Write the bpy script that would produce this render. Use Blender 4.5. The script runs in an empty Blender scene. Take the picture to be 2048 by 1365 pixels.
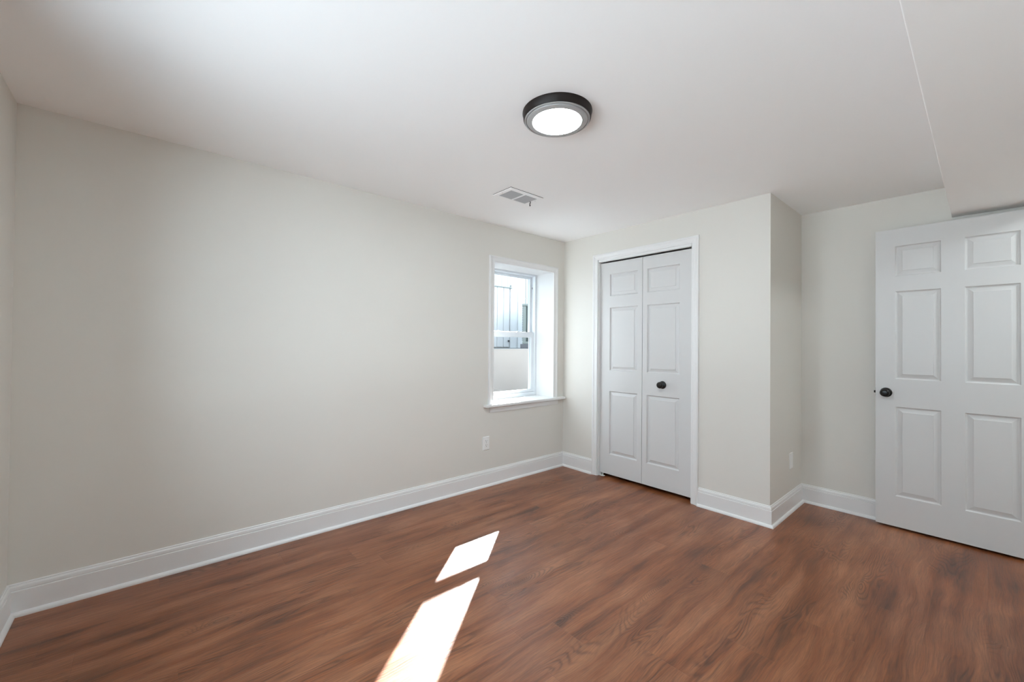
import bpy, bmesh, math, random
from mathutils import Matrix, Vector

# ------------------------------------------------------------------ camera
YAW, PITCH, ROLL, FPX = 0.85137, 0.01002, 0.0088, 826.65
CAM = Vector((2.85028, -3.20236, 1.22619))
scene = bpy.context.scene
C = scene.collection


def make_camera():
    f = Vector((-math.sin(YAW) * math.cos(PITCH), math.cos(YAW) * math.cos(PITCH), math.sin(PITCH)))
    r = Vector((math.cos(YAW), math.sin(YAW), 0))
    u = r.cross(f)
    c, s = math.cos(ROLL), math.sin(ROLL)
    r2, u2 = r * c + u * s, u * c - r * s
    cd = bpy.data.cameras.new('camera')
    cd.sensor_fit = 'HORIZONTAL'
    cd.sensor_width = 36.0
    cd.lens = FPX / 2048 * 36.0
    cd.clip_start = 0.02
    o = bpy.data.objects.new('camera', cd)
    C.objects.link(o)
    m = Matrix.Identity(4)
    for i in range(3):
        m[i][0], m[i][1], m[i][2], m[i][3] = r2[i], u2[i], -f[i], CAM[i]
    o.matrix_world = m
    scene.camera = o


make_camera()

# ------------------------------------------------------------------ world, sun, exposure
SUN_DIR = Vector((1.0, -1.184, -1.01)).normalized()
SUN_STRENGTH = 52.0
SKY_STRENGTH = 5.0
LAMP_STRENGTH = 150.0
HALL_FILL_STRENGTH = 90.0

w = bpy.data.worlds.new('sky')
scene.world = w
w.use_nodes = True
bg = w.node_tree.nodes['Background']
bg.inputs['Color'].default_value = (0.725, 0.868, 1.0, 1)
bg.inputs['Strength'].default_value = SKY_STRENGTH

sd = bpy.data.lights.new('sun', 'SUN')
sd.energy = SUN_STRENGTH
sd.angle = math.radians(0.55)
sd.color = (0.90, 0.955, 1.0)
so = bpy.data.objects.new('sun', sd)
C.objects.link(so)
so.location = (-6, 7, 8)
so.rotation_euler = SUN_DIR.to_track_quat('-Z', 'Y').to_euler()

vs = scene.view_settings
vs.view_transform = 'Standard'
vs.look = 'None'
vs.gamma = 1.0
vs.use_curve_mapping = False
vs.exposure = 0.0
scene.cycles.use_denoising = True
scene.cycles.denoising_prefilter = 'ACCURATE'
scene.cycles.max_bounces = 14
scene.cycles.diffuse_bounces = 10
scene.cycles.transparent_max_bounces = 12
scene.cycles.sample_clamp_indirect = 6.0
scene.cycles.caustics_reflective = False
scene.cycles.caustics_refractive = False

# ------------------------------------------------------------------ room dimensions (metres)
H = 2.292           # ceiling
L = 3.664           # left wall length
W = 1.885           # closet bump width
D = 0.733           # recess depth
RX = 3.12           # right wall
SX, SZ = 2.714, 2.085   # soffit edge, soffit height
WT = 0.36           # left wall thickness
WY0, WY1, WZ0, WZ1 = -0.928, -0.155, 0.707, 1.962   # window reveal
CX0, CX1, CZ1 = 0.434, 1.339, 2.045                 # closet opening
DY0, DY1, DZ1 = -0.15, 0.63, 2.062                  # doorway in right wall

# ------------------------------------------------------------------ node helpers


class NT:
    def __init__(self, name):
        self.m = bpy.data.materials.new(name)
        self.m.use_nodes = True
        self.t = self.m.node_tree
        self.b = self.t.nodes['Principled BSDF']
        self.out = self.t.nodes['Material Output']

    def n(self, kind, **kw):
        x = self.t.nodes.new(kind)
        for k, v in kw.items():
            setattr(x, k, v)
        return x

    def put(self, sock, v):
        if v is None:
            return
        if isinstance(v, bpy.types.NodeSocket):
            self.t.links.new(v, sock)
        else:
            sock.default_value = v

    def math(self, op, a, b=None, c=None, clamp=False):
        x = self.n('ShaderNodeMath', operation=op, use_clamp=clamp)
        for i, v in enumerate((a, b, c)):
            self.put(x.inputs[i], v)
        return x.outputs[0]

    def xyz(self, x, y, z):
        k = self.n('ShaderNodeCombineXYZ')
        for i, v in enumerate((x, y, z)):
            self.put(k.inputs[i], v)
        return k.outputs[0]

    def noise(self, vec, scale=1.0, detail=2.0, rough=0.5, dist=0.0):
        k = self.n('ShaderNodeTexNoise')
        self.put(k.inputs['Vector'], vec)
        k.inputs['Scale'].default_value = scale
        k.inputs['Detail'].default_value = detail
        k.inputs['Roughness'].default_value = rough
        k.inputs['Distortion'].default_value = dist
        return k.outputs['Fac']

    def ramp(self, fac, stops, interp='LINEAR'):
        k = self.n('ShaderNodeValToRGB')
        k.color_ramp.interpolation = interp
        e = k.color_ramp.elements
        while len(e) < len(stops):
            e.new(0.5)
        for i, (p, c) in enumerate(stops):
            e[i].position = p
            e[i].color = (*c, 1) if len(c) == 3 else c
        self.put(k.inputs['Fac'], fac)
        return k.outputs['Color']

    def mix(self, fac, a, b, blend='MIX'):
        k = self.n('ShaderNodeMix', data_type='RGBA', blend_type=blend)
        self.put(k.inputs[0], fac)
        self.put(k.inputs[6], a)
        self.put(k.inputs[7], b)
        return k.outputs[2]

    def bump(self, h, strength=0.2, dist=0.001):
        k = self.n('ShaderNodeBump')
        k.inputs['Strength'].default_value = strength
        k.inputs['Distance'].default_value = dist
        self.put(k.inputs['Height'], h)
        self.t.links.new(k.outputs[0], self.b.inputs['Normal'])

    def coords(self):
        k = self.n('ShaderNodeTexCoord')
        s = self.n('ShaderNodeSeparateXYZ')
        self.t.links.new(k.outputs['Object'], s.inputs[0])
        return k.outputs['Object'], s.outputs[0], s.outputs[1], s.outputs[2]


def paint(name, col, rough=0.5, spec=0.5, tex=0.0, tscale=300.0, stretch=None, var=0.0):
    t = NT(name)
    v, x, y, z = t.coords()
    if var:
        n = t.noise(v, 1.7, 3.0)
        k = t.ramp(n, [(0.25, tuple(c * (1 - var) for c in col)), (0.75, tuple(min(1, c * (1 + var)) for c in col))])
        t.put(t.b.inputs['Base Color'], k)
    else:
        t.b.inputs['Base Color'].default_value = (*col, 1)
    t.b.inputs['Roughness'].default_value = rough
    t.b.inputs['Specular IOR Level'].default_value = spec
    if tex:
        if stretch:
            vv = t.xyz(t.math('MULTIPLY', x, stretch[0]), t.math('MULTIPLY', y, stretch[1]), t.math('MULTIPLY', z, stretch[2]))
            h = t.noise(vv, 1.0, 4.0, 0.6)
        else:
            h = t.noise(v, tscale, 2.0)
        t.bump(h, tex, 0.0012)
    return t.m


def floor_material():
    t = NT('walnut vinyl plank floor')
    v, x, y, z = t.coords()
    PW, PL = 0.182, 1.22
    px = t.math('DIVIDE', t.math('ADD', x, 0.05), PW)
    i = t.math('FLOOR', px)
    fx = t.math('FRACT', px)
    wn = t.n('ShaderNodeTexWhiteNoise', noise_dimensions='1D')
    t.put(wn.inputs['W'], i)
    py = t.math('DIVIDE', t.math('ADD', y, t.math('MULTIPLY', wn.outputs['Value'], PL)), PL)
    j = t.math('FLOOR', py)
    fy = t.math('FRACT', py)
    w2 = t.n('ShaderNodeTexWhiteNoise', noise_dimensions='2D')
    t.put(w2.inputs['Vector'], t.xyz(i, j, 0.0))
    r1 = w2.outputs['Value']
    o = t.math('MULTIPLY', r1, 0.75)
    # broad streaks that run along the plank
    warp = t.math('MULTIPLY', t.math('SUBTRACT', t.noise(t.xyz(t.math('MULTIPLY', x, 5.0), t.math('MULTIPLY', y, 2.2), o), 1.0, 2.0), 0.5), 0.07)
    xw = t.math('ADD', x, warp)
    streak = t.noise(t.xyz(t.math('MULTIPLY', xw, 15.0), t.math('MULTIPLY', y, 0.95), o), 1.0, 3.5, 0.58)
    cloud = t.noise(t.xyz(t.math('MULTIPLY', xw, 7.0), t.math('MULTIPLY', y, 2.3), t.math('ADD', o, 9.0)), 1.0, 2.5, 0.5)
    # scattered knots
    vo = t.n('ShaderNodeTexVoronoi', voronoi_dimensions='3D', feature='F1')
    vo.inputs['Scale'].default_value = 1.0
    t.put(vo.inputs['Vector'], t.xyz(t.math('MULTIPLY', x, 6.0), t.math('MULTIPLY', y, 2.0), t.math('MULTIPLY', r1, 3.0)))
    kd = vo.outputs['Distance']
    near = t.math('SUBTRACT', 1.0, t.math('DIVIDE', kd, 0.55, clamp=True), clamp=True)
    kr = t.n('ShaderNodeSeparateColor')
    t.put(kr.inputs[0], vo.outputs['Color'])
    gate = t.math('GREATER_THAN', kr.outputs[0], 0.5)
    near = t.math('MULTIPLY', t.math('MULTIPLY', near, near), gate)
    core = t.math('MULTIPLY', t.ramp(kd, [(0.04, (1, 1, 1)), (0.17, (0, 0, 0))]), gate)
    # cathedral grain: contour lines of a stretched noise field, bent round the knots
    field = t.noise(t.xyz(t.math('MULTIPLY', xw, 6.5), t.math('MULTIPLY', y, 1.0), t.math('ADD', o, 3.0)), 1.0, 2.0, 0.45)
    field = t.math('ADD', field, t.math('MULTIPLY', near, 0.42))
    rings = t.math('SINE', t.math('MULTIPLY', field, 190.0))
    rings = t.math('MULTIPLY', t.math('ADD', rings, 1.0), 0.5)
    rings = t.math('POWER', rings, 2.6)
    mask = t.ramp(t.noise(t.xyz(t.math('MULTIPLY', x, 5.5), t.math('MULTIPLY', y, 2.0), t.math('ADD', o, 21.0)), 1.0, 1.5), [(0.50, (0, 0, 0)), (0.64, (1, 1, 1))])
    mask = t.math('ADD', mask, t.math('MULTIPLY', near, 1.3), clamp=True)
    # fine pores
    fine = t.noise(t.xyz(t.math('MULTIPLY', xw, 150.0), t.math('MULTIPLY', y, 4.5), o), 1.0, 4.0, 0.7)
    pores = t.noise(t.xyz(t.math('MULTIPLY', xw, 300.0), t.math('MULTIPLY', y, 13.0), o), 1.0, 2.5, 0.65)
    tone = t.math('ADD', t.math('MULTIPLY', streak, 0.60), t.math('MULTIPLY', cloud, 0.40))
    base = t.ramp(tone, [(0.32, FLOOR_DARK), (0.46, FLOOR_MID), (0.66, FLOOR_LIGHT)])
    # each plank its own shade
    sh = t.math('ADD', 0.95, t.math('MULTIPLY', r1, 0.10))
    base = t.mix(1.0, base, t.xyz(sh, sh, sh), 'MULTIPLY')
    g = t.math('ADD', t.math('MULTIPLY', fine, 1.35), t.math('MULTIPLY', pores, 1.15))
    g = t.math('MAXIMUM', t.math('SUBTRACT', g, 0.24), 0.25)
    base = t.mix(0.9, base, t.xyz(g, g, g), 'MULTIPLY')
    rl = t.math('SUBTRACT', 1.0, t.math('MULTIPLY', t.math('MULTIPLY', rings, mask), 0.42))
    rl = t.math('SUBTRACT', rl, t.math('MULTIPLY', core, 0.28))
    base = t.mix(1.0, base, t.xyz(rl, rl, rl), 'MULTIPLY')
    # seams
    ex = t.math('MULTIPLY', t.math('MINIMUM', fx, t.math('SUBTRACT', 1.0, fx)), PW)
    ey = t.math('MULTIPLY', t.math('MINIMUM', fy, t.math('SUBTRACT', 1.0, fy)), PL)
    e = t.math('MINIMUM', ex, ey)
    seam = t.math('SUBTRACT', 1.0, t.math('DIVIDE', e, 0.0016, clamp=True), clamp=True)
    base = t.mix(t.math('MULTIPLY', seam, 0.20), base, (0.05, 0.022, 0.013, 1))
    t.put(t.b.inputs['Base Color'], base)
    t.b.inputs['Specular IOR Level'].default_value = 0.62
    t.put(t.b.inputs['Roughness'], t.math('ADD', 0.25, t.math('MULTIPLY', fine, 0.16)))
    h = t.math('SUBTRACT', t.math('ADD', t.math('MULTIPLY', fine, 0.7), t.math('MULTIPLY', pores, 0.5)), t.math('MULTIPLY', seam, 0.25))
    h = t.math('SUBTRACT', h, t.math('MULTIPLY', t.math('MULTIPLY', rings, mask), 0.35))
    t.bump(h, 0.8, 0.0013)
    return t.m


def glass_material():
    t = NT('clear window glass')
    t.t.nodes.remove(t.b)
    tr = t.n('ShaderNodeBsdfTransparent')
    tr.inputs['Color'].default_value = (0.97, 0.985, 0.98, 1)
    gl = t.n('ShaderNodeBsdfGlossy')
    gl.inputs['Roughness'].default_value = 0.02
    fr = t.n('ShaderNodeLayerWeight')
    fr.inputs['Blend'].default_value = 0.08
    mx = t.n('ShaderNodeMixShader')
    t.t.links.new(fr.outputs[0], mx.inputs[0])
    t.t.links.new(tr.outputs[0], mx.inputs[1])
    t.t.links.new(gl.outputs[0], mx.inputs[2])
    t.t.links.new(mx.outputs[0], t.out.inputs['Surface'])
    return t.m


def emission(name, col, strength):
    t = NT(name)
    t.b.inputs['Base Color'].default_value = (0.9, 0.9, 0.9, 1)
    t.b.inputs['Emission Color'].default_value = (*col, 1)
    t.b.inputs['Emission Strength'].default_value = strength
    return t.m


FLOOR_DARK = (0.078, 0.024, 0.0085)
FLOOR_MID = (0.198, 0.060, 0.0185)
FLOOR_LIGHT = (0.310, 0.124, 0.056)

M = {}
M['floor'] = floor_material()
M['wall'] = paint('light greige wall paint', (0.715, 0.692, 0.645), 0.62, 0.3, 0.10, 260.0, var=0.006)
M['ceiling'] = paint('flat white ceiling paint', (0.95, 0.95, 0.95), 0.8, 0.2, 0.08, 220.0, var=0.004)
M['trim'] = paint('semi gloss white trim paint', (0.79, 0.786, 0.78), 0.34, 0.5)
M['door'] = paint('white embossed door paint', (0.645, 0.640, 0.635), 0.42, 0.5, 0.16, stretch=(140.0, 140.0, 9.0))
M['liner'] = paint('white window reveal paint', (0.65, 0.65, 0.647), 0.45, 0.4)
M['vinyl'] = paint('white vinyl window', (0.66, 0.69, 0.72), 0.35, 0.5)
M['bronze'] = paint('oil rubbed bronze', (0.009, 0.008, 0.0075), 0.28, 0.4)
M['lampmetal'] = paint('dark bronze lamp metal', (0.010, 0.006, 0.005), 0.45, 0.25)
M['lampring'] = paint('brushed grey lamp ring', (0.36, 0.355, 0.35), 0.4, 0.6)
M['ventwhite'] = paint('white register enamel', (0.93, 0.93, 0.93), 0.4, 0.5)
M['ventfin'] = paint('grey register fin', (0.52, 0.52, 0.53), 0.5, 0.4)
M['ventdark'] = paint('dark duct and gap shade', (0.06, 0.06, 0.062), 0.8, 0.2)
M['plastic'] = paint('white outlet plastic', (0.84, 0.84, 0.83), 0.35, 0.5)
M['slot'] = paint('dark socket slot', (0.05, 0.05, 0.05), 0.6, 0.3)
M['metal'] = paint('zinc plated steel', (0.55, 0.55, 0.55), 0.35, 0.8)
M['black'] = paint('black iron', (0.02, 0.02, 0.02), 0.5, 0.5)
M['shed'] = paint('white painted boards', (0.56, 0.565, 0.575), 0.6, 0.3, 0.1, stretch=(60.0, 60.0, 4.0), var=0.03)
M['cream'] = paint('cream painted boards', (0.60, 0.59, 0.555), 0.6, 0.3, var=0.02)
M['stucco'] = paint('off white parged concrete', (0.45, 0.437, 0.428), 0.85, 0.2, 0.4, 60.0, var=0.06)
M['concrete'] = paint('dark asphalt', (0.07, 0.07, 0.072), 0.95, 0.2, 0.3, 40.0, var=0.06)
M['pale'] = paint('pale bounce ground', (0.79, 0.79, 0.79), 0.9, 0.2)
M['brick'] = paint('weathered dark brick', (0.20, 0.17, 0.15), 0.9, 0.2)
M['housewall'] = paint('white house render', (0.78, 0.77, 0.75), 0.85, 0.2)
M['acshell'] = paint('grey green condenser steel', (0.17, 0.19, 0.18), 0.5, 0.4)
M['accoil'] = paint('dark condenser coil', (0.075, 0.09, 0.085), 0.6, 0.3, 0.8, stretch=(30.0, 30.0, 300.0), var=0.25)
M['acpad'] = paint('dark plastic condenser pad', (0.11, 0.11, 0.12), 0.7, 0.3)
M['glass'] = glass_material()
M['hallfill'] = emission('glowing hall fill diffuser', (0.84, 0.955, 1.0), HALL_FILL_STRENGTH)
M['lamp'] = emission('glowing lamp diffuser', (0.83, 0.95, 1.0), LAMP_STRENGTH)

# ------------------------------------------------------------------ mesh helpers


class MB:
    """Collects vertices and faces for one mesh object."""

    def __init__(self):
        self.v, self.f = [], []

    def face(self, pts):
        k = len(self.v)
        self.v += [tuple(p) for p in pts]
        self.f.append(tuple(range(k, k + len(pts))))

    def box(self, a, b):
        x0, y0, z0 = (min(a[i], b[i]) for i in range(3))
        x1, y1, z1 = (max(a[i], b[i]) for i in range(3))
        k = len(self.v)
        self.v += [(x0, y0, z0), (x1, y0, z0), (x1, y1, z0), (x0, y1, z0), (x0, y0, z1), (x1, y0, z1), (x1, y1, z1), (x0, y1, z1)]
        for q in ((0, 3, 2, 1), (4, 5, 6, 7), (0, 1, 5, 4), (1, 2, 6, 5), (2, 3, 7, 6), (3, 0, 4, 7)):
            self.f.append(tuple(k + i for i in q))
        return self

    def sections(self, secs, close_profile=True, caps=True):
        """loft between equally long vertex rings"""
        k = len(self.v)
        n = len(secs[0])
        for s in secs:
            self.v += [tuple(p) for p in s]
        for a in range(len(secs) - 1):
            for i in range(n if close_profile else n - 1):
                j = (i + 1) % n
                self.f.append((k + a * n + i, k + a * n + j, k + (a + 1) * n + j, k + (a + 1) * n + i))
        if caps:
            self.f.append(tuple(k + i for i in reversed(range(n))))
            self.f.append(tuple(k + (len(secs) - 1) * n + i for i in range(n)))
        return self

    def lathe(self, prof, origin, axis, seg=48):
        """prof: (radius, distance along axis)"""
        ax = Vector(axis).normalized()
        e1 = ax.orthogonal().normalized()
        e2 = ax.cross(e1)
        o = Vector(origin)
        rings = []
        for r, d in prof:
            r = max(r, 1e-5)
            rings.append([o + ax * d + (e1 * math.cos(2 * math.pi * s / seg) + e2 * math.sin(2 * math.pi * s / seg)) * r for s in range(seg)])
        self.sections(rings)
        return self

    def tube(self, pts, r, seg=8):
        for a, b in zip(pts[:-1], pts[1:]):
            a, b = Vector(a), Vector(b)
            self.lathe([(r, 0), (r, (b - a).length)], a, b - a, seg)
        return self

    def build(self, name, mat, parent=None, smooth=False, bevel=0.0, loc=None):
        me = bpy.data.meshes.new(name)
        me.from_pydata([tuple(p) for p in self.v], [], self.f)
        bm = bmesh.new()
        bm.from_mesh(me)
        bmesh.ops.remove_doubles(bm, verts=bm.verts, dist=1e-6)
        bmesh.ops.recalc_face_normals(bm, faces=bm.faces)
        bm.to_mesh(me)
        bm.free()
        me.materials.append(M[mat])
        if smooth:
            for p in me.polygons:
                p.use_smooth = True
            me.set_sharp_from_angle(angle=math.radians(35))
        o = bpy.data.objects.new(name, me)
        C.objects.link(o)
        if loc is not None:
            o.location = loc
        if parent is not None:
            o.parent = parent
            if parent.type == 'EMPTY' and parent.get('world_parts'):
                o.matrix_parent_inverse = parent_matrix(parent).inverted()
        if bevel:
            b = o.modifiers.new('bevel', 'BEVEL')
            b.width = bevel
            b.segments = 2
            b.limit_method = 'ANGLE'
            b.harden_normals = False
        return o


def parent_matrix(o):
    return Matrix.LocRotScale(o.location, o.rotation_euler, None)


def empty(name, loc, rz=0.0, world_parts=True):
    o = bpy.data.objects.new(name, None)
    o.empty_display_size = 0.1
    C.objects.link(o)
    o.location = loc
    o.rotation_euler = (0, 0, rz)
    if world_parts:
        o['world_parts'] = True
    return o


def tag(o, label, cat, kind=None, group=None):
    o['label'] = label
    o['category'] = cat
    if kind:
        o['kind'] = kind
    if group:
        o['group'] = group
    return o


def dup(root, loc, rz, label):
    r = root.copy()
    C.objects.link(r)
    r.location = loc
    r.rotation_euler = (0, 0, rz)
    r['label'] = label
    for ch in list(root.children):
        c = ch.copy()
        C.objects.link(c)
        c.parent = r
        for g in ch.children:
            d = g.copy()
            C.objects.link(d)
            d.parent = c
    return r


# ------------------------------------------------------------------ room shell
mb = MB().box((-WT, -L - 0.1, -0.12), (RX + 1.5, D + 0.1, 0.0))
tag(mb.build('floor', 'floor'), 'brown wood-look plank floor with a bright patch of sunlight', 'floor', 'structure')

mb = MB().box((-WT, -L - 0.1, H), (RX + 0.1, D + 0.1, H + 0.12))
tag(mb.build('ceiling', 'ceiling'), 'flat white ceiling with a round light and a small register', 'ceiling', 'structure')

mb = MB().box((SX, -L, SZ), (RX, D, H))
tag(mb.build('ceiling_soffit', 'ceiling', bevel=0.003), 'white boxed soffit hanging below the ceiling above the open door', 'soffit', 'structure')

# left wall with the window opening
LO = 0.012   # liner board thickness
mb = MB()
mb.box((-WT, -L - 0.1, 0), (0, WY0 - LO, H))
mb.box((-WT, WY1 + LO, 0), (0, D + 0.1, H))
mb.box((-WT, WY0 - LO, 0), (0, WY1 + LO, WZ0 - 0.022))
mb.box((-WT, WY0 - LO, WZ1 + LO), (0, WY1 + LO, H))
tag(mb.build('wall_left', 'wall'), 'long bare light grey wall with the small window', 'wall', 'structure')

QX0, QX1, QZ0, QZ1 = 0.85, 3.05, 0.72, 2.05      # unseen window added for fill, in the end wall behind the camera
mb = MB()
mb.box((0, -L - 0.1, 0), (QX0, -L, H))
mb.box((QX1, -L - 0.1, 0), (RX + 0.1, -L, H))
mb.box((QX0, -L - 0.1, 0), (QX1, -L, QZ0))
mb.box((QX0, -L - 0.1, QZ1), (QX1, -L, H))
tag(mb.build('wall_front', 'wall'), 'light grey end wall at the left edge, opposite the closet', 'wall', 'structure')

BT = 0.11
mb = MB()
mb.box((0, 0, 0), (CX0, BT, H))
mb.box((CX1, 0, 0), (W, BT, H))
mb.box((CX0, 0, CZ1), (CX1, BT, H))
tag(mb.build('wall_back', 'wall'), 'greige closet wall around the narrow double doors', 'wall', 'structure')

mb = MB().box((W - BT, BT, 0), (W, D, H))
tag(mb.build('wall_side', 'wall'), 'short shaded wall turning the corner beside the closet', 'wall', 'structure')

mb = MB().box((0, D, 0), (RX + 0.1, D + 0.1, H))
tag(mb.build('wall_recess', 'wall'), 'shaded grey wall at the back of the recess behind the open door', 'wall', 'structure')

mb = MB()
mb.box((RX, -L, 0), (RX + 0.1, DY0, H))
mb.box((RX, DY1, 0), (RX + 0.1, D, H))
mb.box((RX, DY0, DZ1), (RX + 0.1, DY1, H))
tag(mb.build('wall_right', 'wall'), 'light grey wall along the right side with the doorway', 'wall', 'structure')

# the hall behind the doorway
mb = MB()
mb.box((RX + 0.1, -1.0, 0), (RX + 1.4, -0.9, H))
mb.box((RX + 0.1, D, 0), (RX + 1.4, D + 0.1, H))
mb.box((RX + 1.4, -1.0, 0), (RX + 1.5, D + 0.1, H))
tag(mb.build('wall_hall', 'wall'), 'plain wall of the hall beyond the doorway', 'wall', 'structure')
mb = MB().box((RX + 0.1, -1.0, H), (RX + 1.5, D + 0.1, H + 0.1))
tag(mb.build('ceiling_hall', 'ceiling'), 'white ceiling of the hall beyond the doorway', 'ceiling', 'structure')

# ------------------------------------------------------------------ baseboards
BASE = [(0, 0), (0, .142), (.004, .142), (.0065, .1395), (.0065, .1345), (.0085, .1335), (.0115, .128), (.0125, .1185), (.0125, .1145),
        (.0105, .1135), (.0105, .1115), (.0150, .1095), (.0150, 0)]
SHOE = [(.0150, 0), (.0150, .0195), (.0185, .0190), (.0225, .0170), (.0262, .0125), (.0285, .0070), (.0290, 0)]


def molding(name, prof, p0, p1, n, e0, e1, parent=None):
    """sweep prof (distance from wall, height) from p0 to p1; e = +1 outside corner, -1 inside corner, 0 square"""
    p0, p1, n = Vector((*p0, 0)), Vector((*p1, 0)), Vector((*n, 0))
    t = (p1 - p0).normalized()
    s0 = [p0 + n * d - t * (e0 * d) + Vector((0, 0, z)) for d, z in prof]
    s1 = [p1 + n * d + t * (e1 * d) + Vector((0, 0, z)) for d, z in prof]
    return MB().sections([s0, s1]).build(name, 'trim', parent)


def baseboard(name, label, p0, p1, n, e0, e1):
    b = molding(name, BASE, p0, p1, n, e0, e1)
    tag(b, label, 'baseboard', 'structure')
    s = molding('shoe_moulding', SHOE, p0, p1, n, e0, e1, b)
    return b


baseboard('baseboard_left', 'long tall white baseboard along the wall under the window', (0, -L), (0, 0), (1, 0), -1, -1)
baseboard('baseboard_front', 'white baseboard on the end wall at the lower left edge', (RX, -L), (0, -L), (0, 1), -1, -1)
baseboard('baseboard_back', 'short white baseboard between the window corner and the closet', (0, 0), (.381, 0), (0, -1), -1, 0)
baseboard('baseboard_bump', 'white baseboard between the closet casing and the outside corner', (1.395, 0), (W, 0), (0, -1), 0, 1)
baseboard('baseboard_side', 'white baseboard turning into the recess', (W, 0), (W, D), (1, 0), 1, -1)
baseboard('baseboard_recess', 'white baseboard at the back of the recess, running behind the open door', (W, D), (RX, D), (0, -1), -1, -1)
baseboard('baseboard_right', 'white baseboard along the right wall', (RX, -0.21), (RX, -L), (-1, 0), 0, -1)

# ------------------------------------------------------------------ casings
# profile: (distance from inner edge, thickness)
CASE = [(0, 0), (0, .0085), (.003, .0105), (.010, .0112), (.0125, .0098), (.016, .0098), (.030, .0125), (.038, .0155), (.041, .0180), (.050, .0185), (.053, .0172), (.055, .015), (.055, 0)]


def casing_piece(name, a, b, out, n, ma, mb_, parent, width=.055):
    """a, b: ends of the inner edge; out: outward direction; n: off the wall; mitred ends when ma / mb_"""
    a, b, out, n = Vector(a), Vector(b), Vector(out), Vector(n)
    t = (b - a).normalized()
    k = width / .055
    s0 = [a + out * d * k + n * h - t * (d * k * ma) for d, h in CASE]
    s1 = [b + out * d * k + n * h + t * (d * k * mb_) for d, h in CASE]
    return MB().sections([s0, s1]).build(name, 'trim', parent, smooth=True)


# ------------------------------------------------------------------ panelled door leaves
LOOPS = [(0, 0), (.0012, .0014), (.0045, .0068), (.0080, .0090), (.0120, .0092), (.0340, .0038), (.0346, .0017), (.0360, .0012)]


def leaf_mesh(w, z0, z1, th, panels, relief=1.0):
    """front face at y = 0 looking to -y, back at y = th; panels: (x0, x1, z0, z1)"""
    mb = MB()
    xs = sorted({0.0, w} | {p[0] for p in panels} | {p[1] for p in panels})
    zs = sorted({z0, z1} | {p[2] for p in panels} | {p[3] for p in panels})
    for sgn, y in ((1, 0.0), (-1, th)):
        for a in range(len(xs) - 1):
            for c in range(len(zs) - 1):
                x0, x1, q0, q1 = xs[a], xs[a + 1], zs[c], zs[c + 1]
                if any(p[0] <= x0 + 1e-6 and p[1] >= x1 - 1e-6 and p[2] <= q0 + 1e-6 and p[3] >= q1 - 1e-6 for p in panels):
                    continue
                mb.face([(x0, y, q0), (x1, y, q0), (x1, y, q1), (x0, y, q1)])
        for (x0, x1, q0, q1) in panels:
            rings = [[(x0 + i, y + sgn * d * relief, q0 + i), (x1 - i, y + sgn * d * relief, q0 + i), (x1 - i, y + sgn * d * relief, q1 - i), (x0 + i, y + sgn * d * relief, q1 - i)] for i, d in LOOPS]
            for r0, r1 in zip(rings[:-1], rings[1:]):
                for i in range(4):
                    j = (i + 1) % 4
                    mb.face([r0[i], r0[j], r1[j], r1[i]])
            mb.face(rings[-1])
    for x in (0.0, w):
        for c in range(len(zs) - 1):
            mb.face([(x, 0, zs[c]), (x, th, zs[c]), (x, th, zs[c + 1]), (x, 0, zs[c + 1])])
    for z in (z0, z1):
        for a in range(len(xs) - 1):
            mb.face([(xs[a], 0, z), (xs[a + 1], 0, z), (xs[a + 1], th, z), (xs[a], th, z)])
    return mb


ROSETTE = [(.0, 0), (.0320, 0), (.0325, .002), (.0320, .0045), (.0285, .0085), (.0240, .0105), (.0150, .0125), (.0115, .0150)]
KNOB = [(.0, .012), (.0115, .012), (.0105, .020), (.0110, .028), (.0165, .0325), (.0225, .0370), (.0262, .0430), (.0270, .0490), (.0250, .0555), (.0205, .0600), (.0150, .0625), (.0140, .0615), (.0060, .0625), (0, .0628)]

# ------------------------------------------------------------------ closet (door_1)
YL = 0.032
d1 = empty('door_1', ((CX0 + CX1) / 2, 0, 0))
tag(d1, 'narrow white panelled bifold closet doors with one black knob', 'closet door', 'structure')
PZ = [(1.693, 1.900), (0.998, 1.585), (0.217, 0.806)]
a0, a1, b0, b1 = .4415, .8825, .8865, 1.3315
for (x0, x1, p0, p1) in ((a0, a1, .545, .837), (b0, b1, .930, 1.222)):
    m = leaf_mesh(x1 - x0, .030, 2.0085, .034, [(p0 - x0, p1 - x0, q0, q1) for q0, q1 in PZ], 1.45)
    m.v = [(x + x0, y + YL, z) for x, y, z in m.v]
    lf = m.build('door_leaf', 'door', d1)
    if x0 == b0:
        k = MB().lathe(KNOB, (1.077, YL, .904), (0, -1, 0), 40).build('knob', 'bronze', lf, smooth=True)
        MB().lathe(ROSETTE, (1.077, YL, .904), (0, -1, 0), 40).build('rosette', 'bronze', lf, smooth=True)
        k['label'] = 'round black knob'
    else:
        for z in (.28, 1.0, 1.75):
            MB().box((a1 - .004, YL + .030, z - .035), (b0 + .004, YL + .038, z + .035)).build('hinge', 'metal', d1)
MB().box((CX0, .0, 2.020), (CX1, .024, CZ1 - .0005)).box((CX0, .024, 2.028), (CX1, .075, CZ1 - .0005)).build('head_track', 'trim', d1)
m = MB().box((.447, .018, 0.0005), (.492, .046, .0045)).box((.447, .018, .0045), (.4495, .046, .030))
m.lathe([(.004, 0), (.004, .027)], (.466, .050, .004), (0, 0, 1), 10)
m.build('pivot_bracket', 'plastic', d1)
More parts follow.
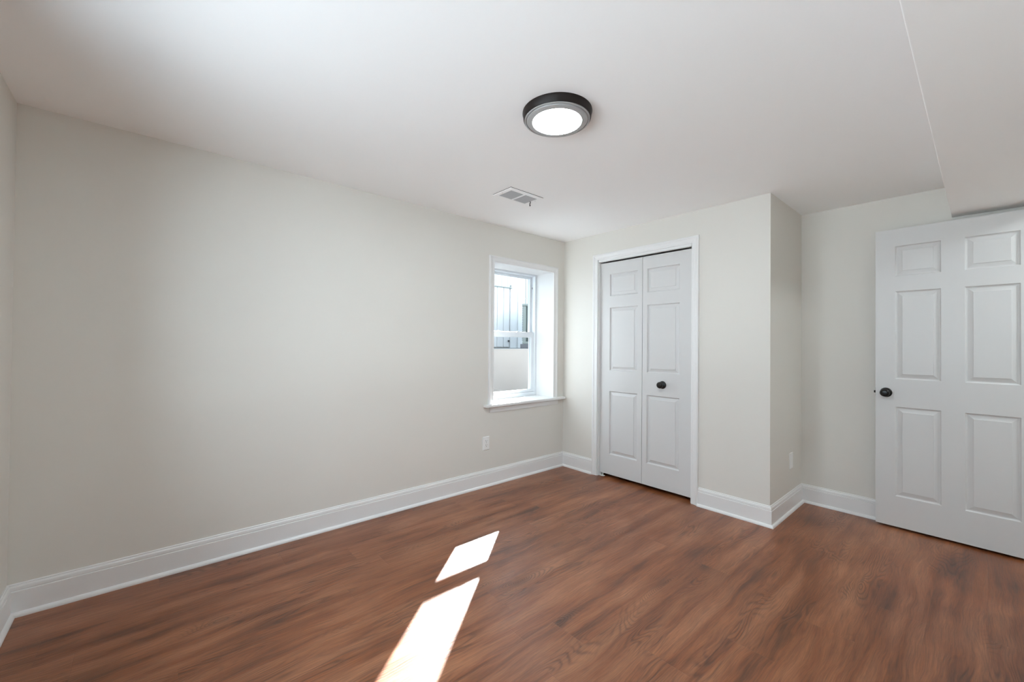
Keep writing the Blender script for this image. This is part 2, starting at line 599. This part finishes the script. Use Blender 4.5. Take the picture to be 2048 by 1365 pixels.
# jambs lining the opening
t1 = empty('trim_1', ((CX0 + CX1) / 2, 0, 0))
tag(t1, 'white moulded casing around the bifold closet doors', 'door casing', 'structure')
JT = .0055
MB().box((CX0 - .001, .0, 0), (CX0 + JT, BT, CZ1)).build('jamb', 'trim', t1)
MB().box((CX1 - JT, .0, 0), (CX1 + .001, BT, CZ1)).build('jamb', 'trim', t1)
cx0, cx1, cz = .4325, 1.3405, 2.041
casing_piece('casing_leg', (cx0, 0, 0), (cx0, 0, cz), (-1, 0, 0), (0, -1, 0), 0, 1, t1, .0525)
casing_piece('casing_leg', (cx1, 0, 0), (cx1, 0, cz), (1, 0, 0), (0, -1, 0), 0, 1, t1, .0555)
casing_piece('casing_head', (cx0, 0, cz), (cx1, 0, cz), (0, 0, 1), (0, -1, 0), 1, 1, t1, .0535)

# ------------------------------------------------------------------ open room door (door_2)
ANG, DX, DYY, DW = -0.0213, 2.3495, 0.6327, 0.752
d2 = empty('door_2', (DX, DYY, 0), ANG, world_parts=False)
tag(d2, 'white six-panel door standing open in front of the recess', 'door', 'structure')
PX = [(.102, .3205), (.4235, .6445)]
PZ2 = [(1.721, 1.927), (1.017, 1.617), (0.221, 0.829)]
lf = leaf_mesh(DW, .015, 2.045, .035, [(p[0], p[1], q[0], q[1]) for p in PX for q in PZ2]).build('door_leaf', 'door', d2)
kb = MB().lathe(KNOB, (.055, 0, .923), (0, -1, 0), 40).build('knob', 'bronze', d2, smooth=True)
kb['label'] = 'round black door knob'
MB().lathe(ROSETTE, (.055, 0, .923), (0, -1, 0), 40).build('rosette', 'bronze', kb, smooth=True)
k2 = MB().lathe(KNOB, (.055, .035, .923), (0, 1, 0), 40).build('knob', 'bronze', d2, smooth=True)
MB().lathe(ROSETTE, (.055, .035, .923), (0, 1, 0), 40).build('rosette', 'bronze', k2, smooth=True)
m = MB().box((-.0012, .004, .893), (.002, .031, .953))
m.sections([[(-.001, .011, .914), (-.001, .024, .914), (-.001, .024, .932), (-.001, .011, .932)],
            [(-.011, .013, .915), (-.011, .018, .915), (-.011, .018, .931), (-.011, .013, .931)]])
m.build('latch', 'bronze', d2)
for z in (.25, 1.03, 1.82):
    MB().lathe([(.0055, 0), (.0055, .09)], (DW + .004, -.004, z - .045), (0, 0, 1), 12).box((DW - .03, .0005, z - .045), (DW + .001, .003, z + .045)).build('hinge', 'bronze', d2)
# its frame in the right wall, outside the picture
t2 = empty('trim_2', (RX, (DY0 + DY1) / 2, 0))
tag(t2, 'white casing of the doorway in the right wall', 'door casing', 'structure')
MB().box((RX, DY0, 0), (RX + .1, DY0 + .018, DZ1)).build('jamb', 'trim', t2)
MB().box((RX, DY1 - .018, 0), (RX + .1, DY1, DZ1)).build('jamb', 'trim', t2)
MB().box((RX, DY0 + .018, DZ1 - .012), (RX + .1, DY1 - .018, DZ1)).build('jamb', 'trim', t2)
casing_piece('casing_leg', (RX, DY0, 0), (RX, DY0, DZ1 - .04), (0, -1, 0), (-1, 0, 0), 0, 0, t2)

# ------------------------------------------------------------------ window_1
wn = empty('window_1', (0, (WY0 + WY1) / 2, WZ0))
tag(wn, 'small white double-hung window set deep in the long wall', 'window', 'structure')
FX = -0.235
XO = -WT
m = MB()
m.box((XO, WY0 - LO, WZ0 - .022), (0, WY0, WZ1 + LO))
m.box((XO, WY1, WZ0 - .022), (0, WY1 + LO, WZ1 + LO))
m.box((XO, WY0, WZ1), (0, WY1, WZ1 + LO))
m.box((XO, WY0, WZ0 - .022), (FX, WY1, WZ0))
m.build('reveal_lining', 'liner', wn)
m = MB()
FB = FX - .095
m.box((FB, WY0, WZ0), (FX, WY0 + .030, WZ1))
m.box((FB, WY1 - .030, WZ0), (FX, WY1, WZ1))
m.box((FB, WY0 + .030, WZ1 - .017), (FX, WY1 - .030, WZ1))
m.box((FB, WY0 + .030, WZ0), (FX, WY1 - .030, WZ0 + .038))
for y0, y1 in ((WY0 + .030, WY0 + .036), (WY1 - .036, WY1 - .030)):   # track ribs
    m.box((FX - .046, y0, WZ0 + .038), (FX - .041, y1, WZ1 - .017))
m.build('frame', 'vinyl', wn, bevel=.0015)


def sash(x0, x1, y0, y1, z0, z1, st, zb, zt):
    m = MB()
    m.box((x0, y0, z0), (x1, y0 + st, z1))
    m.box((x0, y1 - st, z0), (x1, y1, z1))
    m.box((x0, y0 + st, z0), (x1, y1 - st, zb))
    m.box((x0, y0 + st, zt), (x1, y1 - st, z1))
    s = m.build('sash', 'vinyl', wn, bevel=.002)
    xm = (x0 + x1) / 2
    MB().box((xm - .002, y0 + st - .003, zb - .003), (xm + .002, y1 - st + .003, zt + .003)).build('pane', 'glass', s)
    return s


up = sash(FX - .083, FX - .050, WY0 + .031, WY1 - .031, 1.312, WZ1 - .018, .026, 1.350, 1.922)
lo = sash(FX - .040, FX - .010, WY0 + .031, WY1 - .031, WZ0 + .039, 1.360, .040, .772, 1.306)
for yy in (-.655, -.395):
    k = MB()
    k.sections([[(FX - .038, yy - .026, 1.360), (FX - .012, yy - .026, 1.360), (FX - .012, yy + .026, 1.360), (FX - .038, yy + .026, 1.360)],
                [(FX - .036, yy - .020, 1.368), (FX - .015, yy - .020, 1.368), (FX - .015, yy + .020, 1.368), (FX - .036, yy + .020, 1.368)]])
    k.lathe([(.009, 0), (.008, .007)], (FX - .026, yy, 1.367), (0, 0, 1), 12)
    k.build('sash_lock', 'vinyl', lo)
MB().box((FX - .048, WY1 - .034, 1.815), (FX - .038, WY1 - .0295, 1.835)).build('vent_stop', 'slot', wn)
# stool and apron
m = MB().box((FX, WY0, WZ0 - .022), (0, WY1, WZ0)).box((0, -1.026, WZ0 - .022), (.046, -.014, WZ0))
m.build('stool', 'trim', wn, bevel=.003)
m = MB()
prof = [(0, .684), (.0165, .684), (.0165, .678), (.0145, .672), (.0135, .660), (.0115, .646), (.0095, .638), (.0085, .634), (0, .634)]
m.sections([[(d, -.965, z) for d, z in prof], [(d, -.092, z) for d, z in prof]])
m.build('apron', 'trim', wn)
wy0, wy1, wz = -.923, -.160, 1.957
casing_piece('casing_leg', (0, wy0, WZ0), (0, wy0, wz), (0, -1, 0), (1, 0, 0), 0, 1, wn, .057)
casing_piece('casing_leg', (0, wy1, WZ0), (0, wy1, wz), (0, 1, 0), (1, 0, 0), 0, 1, wn, .057)
casing_piece('casing_head', (0, wy0, wz), (0, wy1, wz), (0, 0, 1), (1, 0, 0), 1, 1, wn, .057)

# ------------------------------------------------------------------ fill_window, unseen, added behind the camera for fill light
w2 = empty('fill_window', ((QX0 + QX1) / 2, -L, QZ0))
tag(w2, 'added unseen slider window letting in fill light behind the camera', 'window', 'structure')
m = MB()
m.box((QX0, -L - .1, QZ0), (QX1, -L, QZ0 + .03)).box((QX0, -L - .1, QZ1 - .03), (QX1, -L, QZ1))
m.box((QX0, -L - .1, QZ0 + .03), (QX0 + .03, -L, QZ1 - .03)).box((QX1 - .03, -L - .1, QZ0 + .03), (QX1, -L, QZ1 - .03))
xm = (QX0 + QX1) / 2
m.box((xm - .025, -L - .08, QZ0 + .03), (xm + .025, -L - .03, QZ1 - .03))
m.build('frame', 'vinyl', w2)
for a, b in ((QX0 + .03, xm - .025), (xm + .025, QX1 - .03)):
    MB().box((a, -L - .060, QZ0 + .03), (b, -L - .056, QZ1 - .03)).build('pane', 'glass', w2)

# ------------------------------------------------------------------ ceiling light
LX, LY = 1.564, -1.813
lt = empty('ceiling_light', (LX, LY, H))
tag(lt, 'round flush ceiling light with a dark bronze rim, switched on', 'light')
MB().lathe([(0, 0), (.1580, 0), (.1585, .004), (.1560, .010), (.1535, .030), (.1500, .0345), (.1450, .036), (.1420, .0345), (.1410, .033), (0, .033)], (LX, LY, H), (0, 0, -1), 96).build('rim', 'lampmetal', lt, smooth=True)
MB().lathe([(.1490, .0340), (.1485, .0372), (.1455, .0384), (.1425, .0378), (.1415, .0345), (.1415, .0330)], (LX, LY, H), (0, 0, -1), 96).build('ridge_ring', 'lampring', lt, smooth=True)
MB().lathe([(.1378, .033), (.1378, .0385), (.1362, .0408), (.1130, .0440), (.1110, .0425), (.1110, .033)], (LX, LY, H), (0, 0, -1), 96).build('trim_ring', 'lampring', lt, smooth=True)
MB().lathe([(0, .034), (.1108, .034), (.1108, .0425), (.1050, .0440), (.060, .0452), (0, .0455)], (LX, LY, H), (0, 0, -1), 96).build('diffuser', 'lamp', lt, smooth=True)

hl = empty('ceiling_light', (RX + .75, .2, H))  # unseen lamp added in the hall to fill the recess side
tag(hl, 'added unseen fill light in the hall beyond the doorway', 'light')
MB().lathe([(0, 0), (.158, 0), (.1535, .030), (.145, .036), (.141, .033), (0, .033)], (RX + .75, .2, H), (0, 0, -1), 64).build('rim', 'lampmetal', hl, smooth=True)
MB().lathe([(0, .034), (.140, .034), (.135, .050), (.060, .062), (0, .064)], (RX + .75, .2, H), (0, 0, -1), 64).build('diffuser', 'hallfill', hl, smooth=True)

# ------------------------------------------------------------------ ceiling register
VX0, VX1, VY0, VY1 = .562, .758, -1.391, -1.081
vt = empty('air_vent', ((VX0 + VX1) / 2, (VY0 + VY1) / 2, H))
tag(vt, 'small white slotted air register in the ceiling near the window', 'vent')
fr, ZB = .030, H - .009
ym = (VY0 + VY1) / 2


def ring(x0, x1, y0, y1, z):
    return [(x0, y0, z), (x1, y0, z), (x1, y1, z), (x0, y1, z)]


m = MB()
rs = [ring(VX0, VX1, VY0, VY1, H - .0035), ring(VX0, VX1, VY0, VY1, H - .0055), ring(VX0 + .006, VX1 - .006, VY0 + .006, VY1 - .006, ZB),
      ring(VX0 + fr, VX1 - fr, VY0 + fr, VY1 - fr, ZB), ring(VX0 + fr, VX1 - fr, VY0 + fr, VY1 - fr, H - .0035)]
m.sections(rs, caps=False)
m.box((VX0 + fr, ym - .008, ZB), (VX1 - fr, ym + .008, H - .0035))
m.build('frame', 'ventwhite', vt)
MB().box((VX0 + fr, VY0 + fr, H - .0012), (VX1 - fr, VY1 - fr, H - .0004)).build('backing', 'ventdark', vt)
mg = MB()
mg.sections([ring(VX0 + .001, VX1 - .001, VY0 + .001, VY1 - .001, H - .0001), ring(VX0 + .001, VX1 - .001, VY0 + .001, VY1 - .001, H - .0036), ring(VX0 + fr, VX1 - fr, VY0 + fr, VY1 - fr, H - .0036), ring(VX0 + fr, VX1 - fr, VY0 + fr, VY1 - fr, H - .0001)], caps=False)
mg.build('gap_shade', 'ventdark', vt)  # dark strip standing in for the shadow gap between frame and ceiling
for y0, y1 in ((VY0 + fr, ym - .008), (ym + .008, VY1 - fr)):
    m = MB()
    n = 14
    for i in range(n):
        y = y0 + (i + .5) * (y1 - y0) / n
        m.sections([[(x, y - .0032, H - .0015), (x, y - .0024, H - .0013), (x, y + .0022, ZB + .0006), (x, y + .0014, ZB + .0004)] for x in (VX0 + fr, VX1 - fr)])
    m.build('louvre', 'ventfin', vt)
for p in (((VX0 + VX1) / 2 - .01, VY0 + .016), ((VX0 + VX1) / 2 + .03, VY1 - .016)):
    MB().lathe([(.0035, 0), (.003, .0015), (0, .002)], (*p, ZB), (0, 0, -1), 12).build('screw', 'metal', vt)
m = MB().tube([(.655, VY1 - .034, ZB + .002), (.652, VY1 - .026, ZB - .008), (.647, VY1 - .030, ZB - .013), (.644, VY1 - .024, ZB - .022)], .0028, 8)
m.lathe([(.0042, 0), (.0045, .006), (.002, .010)], (.644, VY1 - .024, ZB - .020), (0, 0, -1), 10)
m.build('damper_lever', 'black', vt, smooth=True)

# ------------------------------------------------------------------ outlets
ot = empty('wall_outlet', (0, -.997, .372), 0, world_parts=False)
tag(ot, 'white wall outlet on the long wall below the window', 'outlet')
m = MB()
q = lambda hw, hh, x: [(x, -hw, -hh), (x, hw, -hh), (x, hw, hh), (x, -hw, hh)]
m.sections([q(.0355, .0585, 0), q(.0355, .0585, .0028), q(.0315, .0545, .0062)])
m.build('cover_plate', 'plastic', ot)
rc = MB().sections([q(.0170, .0335, .0055), q(.0170, .0335, .0078), q(.0160, .0325, .0085)]).build('receptacle', 'plastic', ot)
m = MB()
for zz in (.0185, -.0185):
    m.box((.0083, -.0082, zz + .001), (.0088, -.0056, zz + .0095))
    m.box((.0083, .0056, zz + .002), (.0088, .0080, zz + .0090))
    m.lathe([(.0032, 0), (.0032, .0006)], (.0083, 0, zz - .0065), (1, 0, 0), 12)
m.build('socket_slots', 'slot', rc)
MB().lathe([(.0028, 0), (.0024, .0012), (0, .0015)], (.0083, 0, 0), (1, 0, 0), 12).build('screw', 'metal', ot)
pt = empty('wall_plate', (W, .462, .371), 0, world_parts=False)
tag(pt, 'plain cover plate on the shaded wall turning into the recess, seen nearly edge-on', 'wall plate')
MB().sections([q(.0355, .0585, 0), q(.0355, .0585, .0045), q(.0340, .0570, .0058)]).build('cover_plate', 'plastic', pt)
for zz in (.03, -.03):
    MB().lathe([(.0025, 0), (.0022, .0010), (0, .0012)], (.0057, 0, zz), (1, 0, 0), 10).build('screw', 'plastic', pt)

mb = MB()
mb.box((-WT - .012, -L - .1, 0), (-WT, WY0 - LO, H + .12)).box((-WT - .012, WY1 + LO, 0), (-WT, D + .1, H + .12))
mb.box((-WT - .012, WY0 - LO, 0), (-WT, WY1 + LO, WZ0 - .022)).box((-WT - .012, WY0 - LO, WZ1 + LO), (-WT, WY1 + LO, H + .12))
tag(mb.build('wall_outside', 'brick'), 'dark brick outer face of the house around the small window', 'wall', 'structure')
mb = MB().box((-WT, -L - .1, H + .12), (RX + 1.5, D + .1, H + .3))  # unseen slab added on the house top to shade the pale ground
tag(mb.build('shade_slab', 'brick'), 'added unseen slab above the room, shading the pale ground outside', 'wall', 'structure')
# ------------------------------------------------------------------ outdoors: window well, yard, shed, condenser
GZ = 1.172
mb = MB()
mb.box((-9, -L - .1, GZ - .2), (-1.15, 9, GZ))
mb.box((-1.15, -L - .1, GZ - .2), (-WT, -1.75, GZ))
mb.box((-1.15, 1.35, GZ - .2), (-WT, 9, GZ))
tag(mb.build('ground', 'concrete'), 'dark yard paving outside the window', 'ground', 'structure')
mb = MB().box((-9, -14, -.1), (12, -L - .1, .25))  # unseen ground added, kept pale to bounce light onto the ceiling
tag(mb.build('bounce_ground', 'pale'), 'added pale ground bouncing light in through the fill window', 'ground', 'structure')
mb = MB().box((-1.0, -1.6, .30), (-WT, 1.2, .42))
tag(mb.build('well_floor', 'concrete'), 'dark bottom of the window well', 'ground', 'structure')
mb = MB()
mb.box((-1.15, -1.75, .30), (-1.0, 1.35, GZ + .008))
mb.box((-1.0, -1.75, .30), (-WT, -1.6, GZ + .008))
mb.box((-1.0, 1.2, .30), (-WT, 1.35, GZ + .008))
tag(mb.build('retaining_wall', 'stucco', bevel=.006), 'off-white low retaining wall of the window well, seen through the lower pane', 'wall', 'structure')

XS = -3.0
sh = empty('shed', (XS - .9, 1.4, GZ))
tag(sh, 'white board shed seen through the window', 'shed')
SH = 3.25
m = MB().box((XS - 1.8, -2.4, GZ), (XS - .02, 5.2, SH))
bw = .145
k = 0
y = -2.4
while y < 5.19:
    y2 = min(y + bw, 5.2)
    if y2 > 2.245:
        break
    m.box((XS - .02, y + .004, GZ), (XS, y2 - .004, SH))
    y = y2
m.build('board_wall', 'shed', sh)
MB().box((XS - .02, 2.245, GZ), (XS - .004, 5.2, SH)).build('side_panel', 'cream', sh)
m = MB()
yy = [1.10, 1.25, 1.395, 1.54, 1.69, 1.835]
for a, b in zip(yy[:-1], yy[1:]):
    m.box((XS, a + .005, GZ + .02), (XS + .022, b - .005, 2.285))
dr = m.build('door', 'shed', sh)
MB().box((XS + .001, 1.09, 2.285), (XS + .040, 1.885, 2.302)).build('drip_cap', 'acshell', sh)
MB().box((XS, .985, GZ), (XS + .026, 1.090, 2.40)).build('trim_board', 'shed', sh)
MB().box((XS, 1.855, GZ), (XS + .030, 1.985, SH)).build('trim_board', 'shed', sh)
MB().box((XS, 2.06, GZ), (XS + .012, 2.235, SH)).build('trim_board', 'shed', sh)
MB().box((XS + .022, 1.80, 1.292), (XS + .040, 1.832, 1.318)).build('latch', 'black', dr)
MB().box((XS + .022, 1.845, 2.315), (XS + .034, 1.872, 2.345)).build('hinge', 'acshell', dr)
MB().tube([(XS + .022, 2.245, SH - .05), (XS + .022, 2.245, 2.16), (XS + .024, 2.256, 2.13), (XS + .024, 2.243, 2.10), (XS + .022, 2.245, GZ + .01)], .006, 8).build('conduit', 'acshell', sh, smooth=True)
m = MB().sections([[(XS - 1.95, -2.55, SH), (XS + .08, -2.55, SH), (XS + .08, -2.55, SH + .05), (XS - 1.95, -2.55, SH + .12)],
                   [(XS - 1.95, 5.35, SH), (XS + .08, 5.35, SH), (XS + .08, 5.35, SH + .05), (XS - 1.95, 5.35, SH + .12)]])
m.build('roof', 'acshell', sh)

# condenser on its pad
ac = empty('condenser_unit', (-2.20, 1.455, GZ), math.radians(43), world_parts=False)
tag(ac, 'grey green air-conditioning condenser outside the window', 'air conditioner')
S = .72
MB().box((-.035, -.035, 0), (S + .05, S + .05, .075)).build('pad', 'acpad', ac, bevel=.008)
z0, z1 = .085, .735
m = MB().box((.03, .03, z0), (S - .03, S - .03, z1 - .03))
m.build('coil', 'accoil', ac)
m = MB()
for (x, y) in ((0, 0), (S - .055, 0), (0, S - .055), (S - .055, S - .055)):
    m.box((x, y, z0 - .009), (x + .055, y + .055, z1))
m.box((-.004, -.004, z0 - .0095), (S + .004, S + .004, z0 + .03))
m.build('cabinet', 'acshell', ac, bevel=.006)
m = MB()
for i in range(9):
    xx = .11 + i * .066
    for (a, b) in (((xx, -.002, z0 + .03), (xx + .007, .03, z1 - .03)), ((-.002, xx, z0 + .03), (.03, xx + .007, z1 - .03))):
        m.box(a, b)
m.build('guard', 'acshell', ac)
m = MB()
for i in range(20):
    zz = z0 + .05 + i * .029
    m.box((-.010, .006, zz), (.002, .050, zz + .013))
m.build('louvres', 'accoil', ac)
MB().box((-.012, -.012, z1 - .03), (S + .012, S + .012, z1 + .01)).build('top_cover', 'acshell', ac, bevel=.010)
m = MB()
for r in (.08, .15, .22, .29):
    m.lathe([(r, 0), (r + .008, 0), (r + .008, .006), (r, .006)], (S / 2, S / 2, z1 + .011), (0, 0, 1), 40)
m.build('fan_grille', 'black', ac)
